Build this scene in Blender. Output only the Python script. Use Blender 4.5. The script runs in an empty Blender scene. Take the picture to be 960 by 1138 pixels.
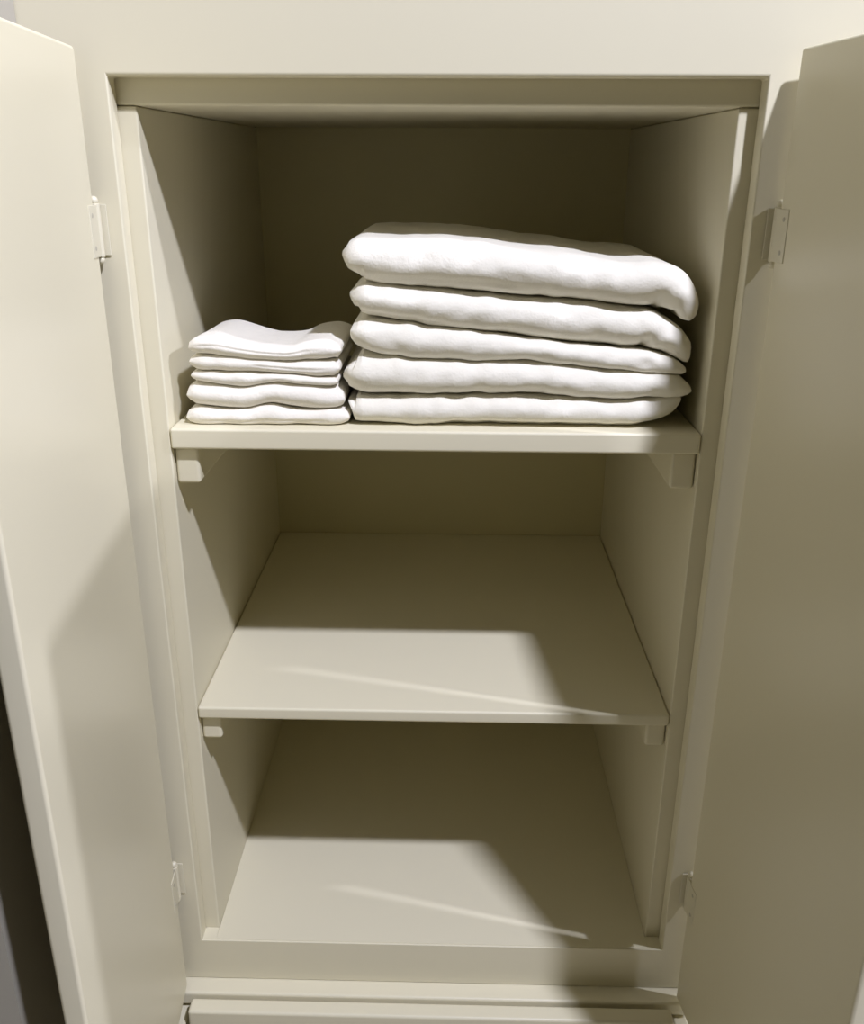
import bpy, bmesh, math, random
from mathutils import Vector, Matrix, noise
random.seed(4)
H = 1.40                      # camera height above the floor; measured heights below are relative to it
sc = bpy.context.scene
COL = sc.collection
V = Vector

# ---------------------------------------------------------------- materials
def paint(name, base, rough, bump=0.05, scale=60, var=0.015, spec=0.5):
    m = bpy.data.materials.new(name); m.use_nodes = True
    nt = m.node_tree; b = nt.nodes['Principled BSDF']
    tc = nt.nodes.new('ShaderNodeTexCoord')
    n1 = nt.nodes.new('ShaderNodeTexNoise'); n1.inputs['Scale'].default_value = 3.0; n1.inputs['Detail'].default_value = 4
    mix = nt.nodes.new('ShaderNodeMix'); mix.data_type = 'RGBA'
    mix.inputs['A'].default_value = (*[c*(1-var) for c in base], 1)
    mix.inputs['B'].default_value = (*[min(1, c*(1+var)) for c in base], 1)
    nt.links.new(tc.outputs['Object'], n1.inputs['Vector'])
    nt.links.new(n1.outputs['Fac'], mix.inputs['Factor'])
    nt.links.new(mix.outputs['Result'], b.inputs['Base Color'])
    n2 = nt.nodes.new('ShaderNodeTexNoise'); n2.inputs['Scale'].default_value = scale; n2.inputs['Detail'].default_value = 3
    bp = nt.nodes.new('ShaderNodeBump'); bp.inputs['Strength'].default_value = bump; bp.inputs['Distance'].default_value = 0.002
    nt.links.new(tc.outputs['Object'], n2.inputs['Vector'])
    nt.links.new(n2.outputs['Fac'], bp.inputs['Height'])
    nt.links.new(bp.outputs['Normal'], b.inputs['Normal'])
    b.inputs['Roughness'].default_value = rough
    b.inputs['Specular IOR Level'].default_value = spec
    return m

CREAM = (0.70, 0.655, 0.485)
M_PAINT = paint('cream_satin_paint', CREAM, 0.42, 0.04, 25)
M_INNER = paint('cream_shelf_paint', CREAM, 0.55, 0.05, 30)
M_DOOR = paint('cream_gloss_paint', CREAM, 0.34, 0.05, 18)
M_WALL = paint('cream_wall_paint', CREAM, 0.6, 0.06, 90)
M_BACK = paint('ochre_back_panel_paint', (0.62, 0.565, 0.34), 0.6, 0.05, 30)  # one even tone, yellower and slightly darker than the cream
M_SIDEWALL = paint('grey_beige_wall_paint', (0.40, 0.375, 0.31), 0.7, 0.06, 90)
M_FLOOR = paint('tan_floor', (0.50, 0.45, 0.33), 0.5, 0.1, 30, 0.1)
M_STEEL = paint('painted_hinge', (0.66, 0.62, 0.47), 0.35, 0.02, 40)
M_SCREW = paint('screw_metal', (0.45, 0.42, 0.33), 0.35, 0.02, 40)

def towel_mat(name, base):
    m = paint(name, base, 0.95, 0.0, 10, 0.02, 0.1)
    nt = m.node_tree; b = nt.nodes['Principled BSDF']
    tc = nt.nodes.new('ShaderNodeTexCoord')
    n = nt.nodes.new('ShaderNodeTexNoise'); n.inputs['Scale'].default_value = 420; n.inputs['Detail'].default_value = 2
    w = nt.nodes.new('ShaderNodeTexNoise'); w.inputs['Scale'].default_value = 38; w.inputs['Detail'].default_value = 4
    b1 = nt.nodes.new('ShaderNodeBump'); b1.inputs['Strength'].default_value = 0.35; b1.inputs['Distance'].default_value = 0.001
    b2 = nt.nodes.new('ShaderNodeBump'); b2.inputs['Strength'].default_value = 0.35; b2.inputs['Distance'].default_value = 0.006
    for t in (n, w): nt.links.new(tc.outputs['Object'], t.inputs['Vector'])
    nt.links.new(n.outputs['Fac'], b1.inputs['Height']); nt.links.new(w.outputs['Fac'], b2.inputs['Height'])
    nt.links.new(b2.outputs['Normal'], b1.inputs['Normal']); nt.links.new(b1.outputs['Normal'], b.inputs['Normal'])
    b.inputs['Sheen Weight'].default_value = 0.15; b.inputs['Sheen Roughness'].default_value = 0.5
    return m
M_TOWEL = towel_mat('white_terry', (0.78, 0.75, 0.645))
M_CLOTH = towel_mat('white_washcloth_terry', (0.81, 0.775, 0.68))

# ---------------------------------------------------------------- helpers
def obj(name, bm, mat, parent=None, smooth=False, bevel=0.0, seg=2):
    me = bpy.data.meshes.new(name)
    bmesh.ops.recalc_face_normals(bm, faces=bm.faces)
    bm.to_mesh(me); bm.free()
    if smooth:
        for p in me.polygons: p.use_smooth = True
    me.materials.append(mat)
    o = bpy.data.objects.new(name, me); COL.objects.link(o)
    if parent: o.parent = parent
    if bevel:
        md = o.modifiers.new('bevel', 'BEVEL'); md.width = bevel; md.segments = seg; md.limit_method = 'ANGLE'
        md.harden_normals = False
        for p in me.polygons: p.use_smooth = True
        md2 = o.modifiers.new('wn', 'WEIGHTED_NORMAL'); md2.keep_sharp = False
    return o
def box(bm, x0, x1, y0, y1, z0, z1, mat4=None):
    vs = [bm.verts.new(V((x, y, z))) for x in (x0, x1) for y in (y0, y1) for z in (z0, z1)]
    if mat4 is not None:
        for v in vs: v.co = mat4 @ v.co
    for f in ((0,1,3,2), (4,6,7,5), (0,4,5,1), (2,3,7,6), (0,2,6,4), (1,5,7,3)):
        bm.faces.new([vs[i] for i in f])
def ring_plate(bm, X0, X1, Z0, Z1, x0, x1, z0, z1, y0, y1):
    """flat plate y0..y1 with a rectangular hole"""
    def loop(xa, xb, za, zb, y): return [bm.verts.new(V(p)) for p in ((xa, y, za), (xb, y, za), (xb, y, zb), (xa, y, zb))]
    of, jf = loop(X0, X1, Z0, Z1, y0), loop(x0, x1, z0, z1, y0)
    ob, jb = loop(X0, X1, Z0, Z1, y1), loop(x0, x1, z0, z1, y1)
    for i in range(4):
        j = (i+1) % 4
        bm.faces.new((of[i], of[j], jf[j], jf[i])); bm.faces.new((ob[j], ob[i], jb[i], jb[j]))
        bm.faces.new((jf[i], jf[j], jb[j], jb[i])); bm.faces.new((of[j], of[i], ob[i], ob[j]))
def cyl(bm, p, axis, r, L, n=20):
    q = V((0, 0, 1)).rotation_difference(V(axis)).to_matrix().to_4x4()
    bmesh.ops.create_cone(bm, cap_ends=True, segments=n, radius1=r, radius2=r, depth=L, matrix=Matrix.Translation(V(p)) @ q)

# ---------------------------------------------------------------- dimensions
W2 = 0.305                    # half opening
IN = 0.287                    # inner face of the side panels
ZT, ZB = H+0.074, H-0.970     # opening top / bottom
ZC = H+0.050                  # underside of cabinet top
YS = 0.022                    # frame thickness
YB = 0.590                    # back panel face
S1T, S1B = H-0.270, H-0.293
S2T, S2B = H-0.621, H-0.637
ZL = H-1.036                  # ledge
FX, FZ = 0.46, H+0.40

# ---------------------------------------------------------------- setting
bm = bmesh.new(); ring_plate(bm, -2.2, 2.6, 0.0, 2.95, -FX, FX, 0.02, FZ, 0.0, 0.10)
w = obj('wall_back', bm, M_WALL); w['kind'] = 'structure'
bm = bmesh.new(); box(bm, -2.2, 2.6, -2.6, 0.9, -0.05, 0.0)
w = obj('floor', bm, M_FLOOR); w['kind'] = 'structure'

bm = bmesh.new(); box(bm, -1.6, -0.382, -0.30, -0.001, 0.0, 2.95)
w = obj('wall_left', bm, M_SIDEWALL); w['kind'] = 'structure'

# ---------------------------------------------------------------- cabinet
cab = bpy.data.objects.new('linen_cabinet', None); COL.objects.link(cab)
cab.location = (0, 0, 0)
cab['label'] = 'cream painted built-in linen cabinet with both doors swung open and bare lower shelves'
cab['category'] = 'cabinet'

bm = bmesh.new(); ring_plate(bm, -FX, FX, ZL, FZ, -W2, W2, ZB, ZT, 0.0, YS)
obj('face_frame', bm, M_PAINT, cab, bevel=0.0025, seg=3)
for s in (-1, 1):
    bm = bmesh.new(); box(bm, *sorted((s*IN, s*(IN+0.03))), YS+0.0005, YB+0.012, ZL+0.02, ZC-0.0004)
    obj('side_panel', bm, M_INNER, cab, bevel=0.002)
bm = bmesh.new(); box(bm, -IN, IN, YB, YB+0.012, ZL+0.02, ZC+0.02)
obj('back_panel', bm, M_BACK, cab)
bm = bmesh.new(); box(bm, -IN-0.0295, IN+0.0295, YS+0.0005, YB-0.0005, ZC, ZC+0.03)
obj('top_panel', bm, M_INNER, cab, bevel=0.003)
bm = bmesh.new(); box(bm, -IN+0.0004, IN-0.0004, 0.0024, YB-0.0005, ZB-0.02, ZB+0.0005)
for s in (-1, 1): box(bm, *sorted((s*IN, s*(W2-0.0005))), 0.0024, YS, ZB-0.02, ZB+0.0005)
obj('bottom_panel', bm, M_INNER, cab)
for z0, z1 in ((S1B, S1T), (S2B, S2T)):
    bm = bmesh.new(); box(bm, -IN+0.0006, IN-0.0006, 0.020, YB-0.001, z0, z1)
    obj('shelf', bm, M_INNER, cab, bevel=0.003, seg=3)
for z1, hh, ww in ((S1B, 0.043, 0.027), (S2B, 0.036, 0.025)):
    for s in (-1, 1):
        bm = bmesh.new(); box(bm, *sorted((s*(IN-0.0006), s*(IN-ww))), 0.031, YB-0.002, z1-hh, z1-0.0005)
        obj('shelf_cleat', bm, M_INNER, cab, bevel=0.004, seg=3)
# ledge under the opening and the drawer front below it
bm = bmesh.new(); box(bm, -0.345, 0.345, -0.0245, YS, ZL-0.022, ZL-0.0005)
obj('ledge', bm, M_PAINT, cab, bevel=0.004, seg=3)
bm = bmesh.new(); box(bm, -FX, FX, -0.012, YS, 0.02, ZL-0.0225)
obj('base_panel', bm, M_PAINT, cab)
bm = bmesh.new(); box(bm, -0.316, 0.316, -0.055, -0.0325, ZL-0.17, ZL+0.001)
box(bm, -0.30, 0.30, -0.0326, -0.0122, ZL-0.165, ZL-0.03)
obj('drawer_front', bm, M_PAINT, cab, bevel=0.004, seg=3)
for s in (-1, 1):
    bm = bmesh.new(); box(bm, *sorted((s*0.323, s*0.40)), -0.070, -0.0125, 0.02, ZL-0.028)
    obj('base_post', bm, M_PAINT, cab, bevel=0.004, seg=3)

# doors: overlay slabs swung out on butt hinges
DW, DT, GAP = 0.332, 0.020, 0.0178
ZD0, ZD1 = ZL+0.006, H+0.097
def door(s, lean):
    """s=-1 left, +1 right; lean = degrees past square (negative: short of square)"""
    piv = V((s*0.325, -GAP, 0))
    a = math.radians(lean)
    # local frame: u outwards (away from the opening) , v towards the viewer
    d = V((s*math.sin(a), -math.cos(a), 0)); n = V((s*math.cos(a), math.sin(a), 0))
    M = Matrix(((n.x, d.x, 0, piv.x), (n.y, d.y, 0, piv.y), (0, 0, 1, 0), (0, 0, 0, 1)))
    bm = bmesh.new(); box(bm, 0, DT, 0, DW, ZD0, ZD1, M)
    o = obj('door', bm, M_DOOR, cab, bevel=0.0035, seg=3)
    for zc in (H-0.063, H-0.865):
        bm = bmesh.new()
        cyl(bm, (s*0.3285, -0.0075, zc), (0, 0, 1), 0.0052, 0.050)
        for dz in (-0.0275, 0.0275):
            bmesh.ops.create_uvsphere(bm, u_segments=12, v_segments=8, radius=0.0045, matrix=Matrix.Translation((s*0.3285, -0.0075, zc+dz)))
        box(bm, *sorted((s*0.3190, s*0.3300)), -0.0022, -0.0004, zc-0.024, zc+0.024)
        box(bm, -0.0010, 0.0008, -0.006, 0.020, zc-0.024, zc+0.024, M)
        h = obj('hinge', bm, M_STEEL, o, bevel=0.0006, seg=1)
        bm = bmesh.new()
        for dz in (-0.015, 0.015):
            q = M @ V((-0.0010, 0.012, 0))
            cyl(bm, (q.x, q.y, zc+dz), n, 0.0024, 0.0010, 12)
        hinge_screws.append((bm, h))
    return o
hinge_screws = []
LEFT_LEAN, RIGHT_LEAN = -5.5, 7.0
door(-1, LEFT_LEAN); door(1, RIGHT_LEAN)
for b, h in hinge_screws:      # screw heads are worked into the hinge mesh with their own metal
    me = bpy.data.meshes.new('tmp'); b.to_mesh(me); b.free()
    bb = bmesh.new(); bb.from_mesh(h.data); nf = len(bb.faces); bb.from_mesh(me)
    bb.faces.ensure_lookup_table()
    for f in bb.faces[nf:]: f.material_index = 1
    bb.to_mesh(h.data); bb.free(); h.data.materials.append(M_SCREW)

# ---------------------------------------------------------------- folded cloths
def cr(a, b, c, d, t):
    return tuple(0.5*((2*b[i]) + (-a[i]+c[i])*t + (2*a[i]-5*b[i]+4*c[i]-d[i])*t*t + (-a[i]+3*b[i]-3*c[i]+d[i])*t**3) for i in range(len(a)))
REST = [None]
def rest(bm, flat, eps=0.0008):
    """lay the cloth on what is beneath it (the shelf or the cloth below)"""
    tree = REST[0]
    for v in bm.verts:
        zs = S1T if tree is None else None
        if tree is not None:
            h = tree.ray_cast(V((v.co.x, v.co.y, H+0.3)), V((0, 0, -1)))
            for dx, dy in ((0, 0), (.0025, 0), (-.0025, 0), (0, -.0025), (.0025, -.0025), (-.0025, -.0025)):
                h = tree.ray_cast(V((v.co.x+dx, v.co.y+dy, H+0.3)), V((0, 0, -1)))
                if h[0] is not None: zs = max(zs or -9, h[0].z)
        if zs is None: continue
        if v.co.z < zs+eps or (v in flat and v.co.z < zs+0.006): v.co.z = zs+eps
def folded(name, spine, yf, depth, mat, label, cat, group, seed, wr=0.0024, creases=(), back=None, k=0.982, cam=0.0186, rip=0.0, nexp=1.9, blunt=(0.72, 0), dents=(), flip=True):
    """Folded cloth: a soft slab whose fold faces the front.  spine = (x, z, half thickness) along the fold."""
    pts = [((x-cam)*k+cam, z*k+H, h*k) for x, z, h in spine]
    # the folded corners stay blunt
    for e, nb, sg in ((0, 1, 1), (-1, -2, -1)):
        if blunt[e]:
            hh = pts[nb][2]*blunt[e]
            pts[e] = (pts[e][0]+sg*0.002, (pts[e][1]+pts[nb][1])/2, max(pts[e][2], hh))
    P = [pts[0]] + pts + [pts[-1]]
    sm = []
    for i in range(1, len(P)-2):
        L = math.hypot(P[i+1][0]-P[i][0], P[i+1][1]-P[i][1]); n = max(3, int(L/0.0030))
        for q in range(n): sm.append(cr(P[i-1], P[i], P[i+1], P[i+2], q/n))
    sm.append(pts[-1])
    # total length and end distances, so that the corners round off in plan as well
    cum = [0]
    for a, b in zip(sm, sm[1:]): cum.append(cum[-1]+math.hypot(b[0]-a[0], b[1]-a[1]))
    T = cum[-1]; nr = 72; so = V((seed*7.3, seed*3.1, seed*1.7))
    bm = bmesh.new(); rings = []; flat = set()
    def ring(i, hs, ext):
        x, z, h = sm[i]
        a = sm[max(0, i-2)]; b = sm[min(len(sm)-1, i+2)]
        t = V((b[0]-a[0], 0, b[1]-a[1])).normalized(); nrm = V((-t.z, 0, t.x))
        d = min(cum[i]+0.002, T-cum[i]+0.002); rr = 0.022
        inset = (rr - math.sqrt(max(0, rr*rr-(rr-min(d, rr))**2)))*0.35 + ext
        h = h*hs; y0 = yf+inset; y1 = yf+depth-inset; r = []
        fr = min(0.030, max(h*1.35, 0.006))
        for j in range(nr):
            # arc-length like walk: front fold, top, back, bottom
            u = j/nr
            if u < 0.36:   # front fold: from bottom (-90) round to top (+90)
                an = -math.pi/2 + math.pi*u/0.36
                c, s_ = math.cos(an), math.sin(an)
                yy = y0+fr - fr*abs(c)**(2/nexp); nn = math.copysign(abs(s_)**(2/nexp), s_)*h
            elif u < 0.5: yy = y0+fr + (y1-y0-2*fr)*(u-0.36)/0.14; nn = h
            elif u < 0.86:
                an = math.pi/2 - math.pi*(u-0.5)/0.36
                c, s_ = math.cos(an), math.sin(an)
                yy = y1-fr + fr*abs(c)**(2/nexp); nn = math.copysign(abs(s_)**(2/nexp), s_)*h
            else: yy = y1-fr - (y1-y0-2*fr)*(u-0.86)/0.14; nn = -h
            p = V((x, yy, z)) + nrm*nn
            if hs > 0.3:
                q = V((p.x*16, p.y*10, p.z*46))+so
                dn = noise.noise(q)*wr + noise.noise(V((p.x*55, p.y*40, p.z*90))+so)*wr*0.45
                dn += noise.noise(V((p.x*48, p.y*6, p.z*12))+so*2)*rip
                c_ = V((0, -1 if yy < y0+fr else 0, 0)) + nrm*(nn/max(h, 1e-4))*0.5
                p += c_*dn
                if u < 0.36:
                    for (dx, dw, dd, dn_) in dents:
                        p.y += dd*math.exp(-((x-dx)/dw)**2 - ((nn/h-dn_)/0.55)**2)
                    for (pos, xa, xb, dep) in creases:
                        fx = max(0, min(1, (p.x-xa)/0.012))*max(0, min(1, (xb-p.x)/0.02))
                        wob = 0.05*noise.noise(V((p.x*12, seed, 0)))
                        g = math.exp(-((nn/h-pos-wob)/0.13)**2)
                        p.y += dep*g*fx
            if back: p.z += back(p.x, (yy-yf)/depth)
            r.append(bm.verts.new(p))
            if u >= 0.86: flat.add(r[-1])
        return r
    n = len(sm)
    for i in range(n): rings.append(ring(i, 1, 0))
    for a, b in zip(rings, rings[1:]):
        for j in range(nr): bm.faces.new((a[j], a[(j+1) % nr], b[(j+1) % nr], b[j]))
    for R, sg in ((rings[0], -1), (rings[-1], 1)):   # rounded end caps
        i = 0 if sg < 0 else n-1
        a = sm[max(0, i-2)]; b = sm[min(n-1, i+2)]; t = V((b[0]-a[0], 0, b[1]-a[1])).normalized()
        c = V((sm[i][0], 0, sm[i][1])); prev = R
        for st in (0.5, 0.8, 0.95):
            cur = []
            for v in R:
                q = v.co.copy(); cc = V((c.x, q.y, c.z + (v.co.z-c.z)*0))
                q = cc + (q-cc)*math.sqrt(1-st*st) + t*sg*min(sm[i][2]*0.8, 0.0055)*st
                ymid = yf+depth/2; q.y = ymid + (q.y-ymid)*(1-0.03*st)
                cur.append(bm.verts.new(q))
            for j in range(nr): bm.faces.new((prev[j], prev[(j+1) % nr], cur[(j+1) % nr], cur[j]))
            prev = cur
        bm.faces.new(prev)
    rest(bm, flat)
    if flip: 
        from mathutils.bvhtree import BVHTree
        bm.faces.ensure_lookup_table(); REST[0] = BVHTree.FromBMesh(bm)
    o = obj(name, bm, mat, None, smooth=True)
    o['label'] = label; o['category'] = cat; o['group'] = group
    return o

BT = {
't1': [(-0.0899, -0.1049, 0.0073), (-0.0784, -0.0955, 0.022), (-0.041, -0.0993, 0.025), (0.0188, -0.1007, 0.0255), (0.1031, -0.1083, 0.0237), (0.1462, -0.1125, 0.0238), (0.1933, -0.1186, 0.022), (0.2308, -0.120, 0.023), (0.252, -0.1254, 0.0223), (0.2665, -0.1391, 0.014), (0.2696, -0.1503, 0.0085)],
't2': [(-0.0852, -0.14, 0.0075), (-0.0756, -0.1371, 0.0169), (-0.0224, -0.1432, 0.0194), (0.0624, -0.152, 0.0209), (0.1053, -0.1554, 0.0209), (0.1483, -0.1598, 0.0229), (0.1971, -0.1651, 0.022), (0.2306, -0.1676, 0.0191), (0.2533, -0.177, 0.0163), (0.2678, -0.1884, 0.0126), (0.2724, -0.1961, 0.0078)],
't3': [(-0.0889, -0.1703, 0.0067), (-0.0803, -0.1731, 0.0154), (-0.0447, -0.1795, 0.0194), (0.0421, -0.1865, 0.0165), (0.1068, -0.1898, 0.0126), (0.1504, -0.1952, 0.0117), (0.193, -0.1987, 0.0117), (0.2366, -0.2032, 0.0117), (0.2582, -0.2069, 0.0098), (0.2701, -0.2107, 0.0049)],
't4': [(-0.0939, -0.2112, 0.0079), (-0.0852, -0.217, 0.022), (-0.0451, -0.2196, 0.021), (0.0429, -0.2207, 0.0195), (0.1082, -0.2211, 0.0194), (0.195, -0.2262, 0.017), (0.2388, -0.2268, 0.0149), (0.2622, -0.2285, 0.014), (0.2761, -0.2314, 0.007)],
't5': [(-0.0902, -0.2572, 0.0072), (-0.0823, -0.2582, 0.0154), (-0.0227, -0.2591, 0.0169), (0.0654, -0.2577, 0.0174), (0.1315, -0.258, 0.0174), (0.1975, -0.2593, 0.0158), (0.2327, -0.2569, 0.0142), (0.2528, -0.2517, 0.0122), (0.2666, -0.2435, 0.007)]}
DENTS = {'t1': ((0.236, 0.010, 0.010, -0.7), (0.188, 0.006, 0.003, 0.6), (0.253, 0.005, -0.003, 0.2)),
         't2': ((0.226, 0.007, 0.010, -0.8), (0.245, 0.006, -0.003, 0.1), (0.17, 0.008, 0.003, -0.6)),
         't3': ((0.12, 0.008, 0.003, -0.5), (0.225, 0.010, 0.004, 0.0)), 't4': ((0.242, 0.009, 0.006, -0.7),), 't5': ((0.236, 0.010, 0.004, 0.5),)}
BL = {'t1': 'thick white bath towel topping the big stack, its right end drooping down',
      't2': 'white bath towel second from the top of the big stack, right end curled under',
      't3': 'thin white bath towel in the middle of the big five-towel stack',
      't4': 'white bath towel second from the bottom of the big stack, directly above the lowest',
      't5': 'white bath towel at the bottom of the big stack, lying on the top shelf'}
REST[0] = None
for i, (kk, yf, dp, cs) in reversed(list(enumerate((('t1', .034, .300, ((-.62, -.07, .10, .002),)),
                                  ('t2', .038, .292, ((-.72, -.09, .02, .004),)),
                                  ('t3', .037, .294, ()),
                                  ('t4', .034, .298, ()),
                                  ('t5', .036, .296, ((-.80, .0, .24, .005),)))))):
    folded('bath_towel', BT[kk], yf, dp, M_TOWEL, BL[kk], 'towel', 'folded bath towels on the top shelf', i+1, creases=cs, rip=0.0024, dents=DENTS.get(kk, ()))

WC = {
'w1': [(-0.2665, -0.1892, 0.0039), (-0.2595, -0.1872, 0.0078), (-0.239, -0.187, 0.0098), (-0.2101, -0.1916, 0.0088), (-0.1859, -0.1943, 0.0078), (-0.1586, -0.1951, 0.0073), (-0.139, -0.192, 0.0098), (-0.1195, -0.1908, 0.0107), (-0.1059, -0.1917, 0.0059)],
'w2': [(-0.267, -0.2049, 0.0039), (-0.2572, -0.2058, 0.0089), (-0.2229, -0.2064, 0.0084), (-0.1985, -0.2072, 0.0079), (-0.1741, -0.2089, 0.0074), (-0.1497, -0.2107, 0.0089), (-0.1154, -0.2114, 0.0089), (-0.1076, -0.2113, 0.0049)],
'w3': [(-0.2684, -0.2207, 0.003), (-0.2586, -0.2216, 0.006), (-0.2242, -0.2233, 0.0085), (-0.1995, -0.2236, 0.0085), (-0.1748, -0.2218, 0.005), (-0.1454, -0.224, 0.005), (-0.1159, -0.2262, 0.005), (-0.1081, -0.2262, 0.003)],
'w4': [(-0.2723, -0.2418, 0.0051), (-0.2624, -0.2417, 0.0132), (-0.2258, -0.2449, 0.0127), (-0.2059, -0.2442, 0.0122), (-0.1808, -0.2399, 0.0127), (-0.1512, -0.2426, 0.0142), (-0.1166, -0.2453, 0.0122), (-0.1037, -0.2452, 0.0071)],
'w5': [(-0.2747, -0.2674, 0.0041), (-0.2625, -0.2662, 0.0103), (-0.2275, -0.2669, 0.0093), (-0.2074, -0.2667, 0.0103), (-0.1872, -0.2644, 0.0124), (-0.1523, -0.2661, 0.0093), (-0.1124, -0.2657, 0.0093), (-0.0984, -0.2655, 0.0051)]}
WL = {'w1': 'white washcloth on top of the small stack, raised at its left end and dipping mid-way',
      'w2': 'white washcloth second from the top of the small stack',
      'w3': 'thin white washcloth in the middle of the small stack',
      'w4': 'white washcloth second from the bottom of the small stack, arching slightly right of centre',
      'w5': 'white washcloth at the bottom of the small stack, lying on the top shelf'}
def lift(x, v): return -0.003*v + 0.002*max(0, min(1, (x+0.17)/0.05))*max(0, min(1, (v-0.15)/0.85))**1.2 - 0.006*v*max(0, 1-abs(x+0.19)/0.05)
REST[0] = None
for i, (kk, yf, dp, cs) in reversed(list(enumerate((('w1', .036, .150, ((.05, -.26, -.12, .0012),)),
                                  ('w2', .038, .148, ((-.1, -.20, -.11, .001),)),
                                  ('w3', .038, .148, ()),
                                  ('w4', .036, .150, ()),
                                  ('w5', .035, .152, ((-.35, -.26, -.11, .0012),)))))):
    folded('washcloth', WC[kk], yf, dp, M_CLOTH, WL[kk], 'washcloth', 'folded washcloths on the top shelf', i+11, wr=0.0015,
           creases=cs, back=lift if kk == 'w1' else None, rip=0.0014, blunt=(0.75, 0.75))

# ---------------------------------------------------------------- light
def lamp(name, loc, watts, size, col, target=(0, 0, H-0.4)):
    l = bpy.data.lights.new(name, 'AREA'); l.shape = 'DISK'; l.size = size; l.energy = watts; l.color = col
    o = bpy.data.objects.new(name, l); COL.objects.link(o); o.location = loc
    o.rotation_euler = (V(target)-V(loc)).to_track_quat('-Z', 'Y').to_euler()
    return o
lamp('ceiling_lamp', (0.945, -1.35, H+1.95), 84, 0.12, (1.0, 1.02, 1.24))
lamp('side_lamp', (2.28, -0.476, H+1.40), 36, 0.075, (1.0, 1.02, 1.24))
wd = bpy.data.worlds.new('dim_room'); sc.world = wd; wd.use_nodes = True
wd.node_tree.nodes['Background'].inputs['Color'].default_value = (1.0, 0.86, 0.35, 1)
wd.node_tree.nodes['Background'].inputs['Strength'].default_value = 0.03

# ---------------------------------------------------------------- camera
F, PITCH, YAW, ROLL = 1017.5, 20.88, -1.224, 0.269
pi_, ya, ro = map(math.radians, (PITCH, YAW, ROLL))
hx = V((math.cos(ya), -math.sin(ya), 0)); hy = V((math.sin(ya), math.cos(ya), 0)); up = V((0, 0, 1))
fwd = hy*math.cos(pi_) - up*math.sin(pi_)
cu = hy*math.sin(pi_) + up*math.cos(pi_)
R_ = hx*math.cos(ro) + cu*math.sin(ro)
U_ = cu*math.cos(ro) - hx*math.sin(ro)
cd = bpy.data.cameras.new('camera'); cam = bpy.data.objects.new('camera', cd); COL.objects.link(cam)
m = Matrix((R_, U_, -fwd)).transposed().to_4x4(); m.translation = V((0.0186, -0.93, H))
cam.matrix_world = m
cd.sensor_fit = 'VERTICAL'; cd.sensor_height = 24; cd.lens = 24*F/1138; cd.clip_start = 0.01
sc.camera = cam

vs = sc.view_settings
vs.view_transform = 'Standard'; vs.look = 'None'; vs.gamma = 1; vs.exposure = 0.0
vs.use_curve_mapping = False
sc.display_settings.display_device = 'sRGB'
sc.cycles.max_bounces = 10; sc.cycles.diffuse_bounces = 6
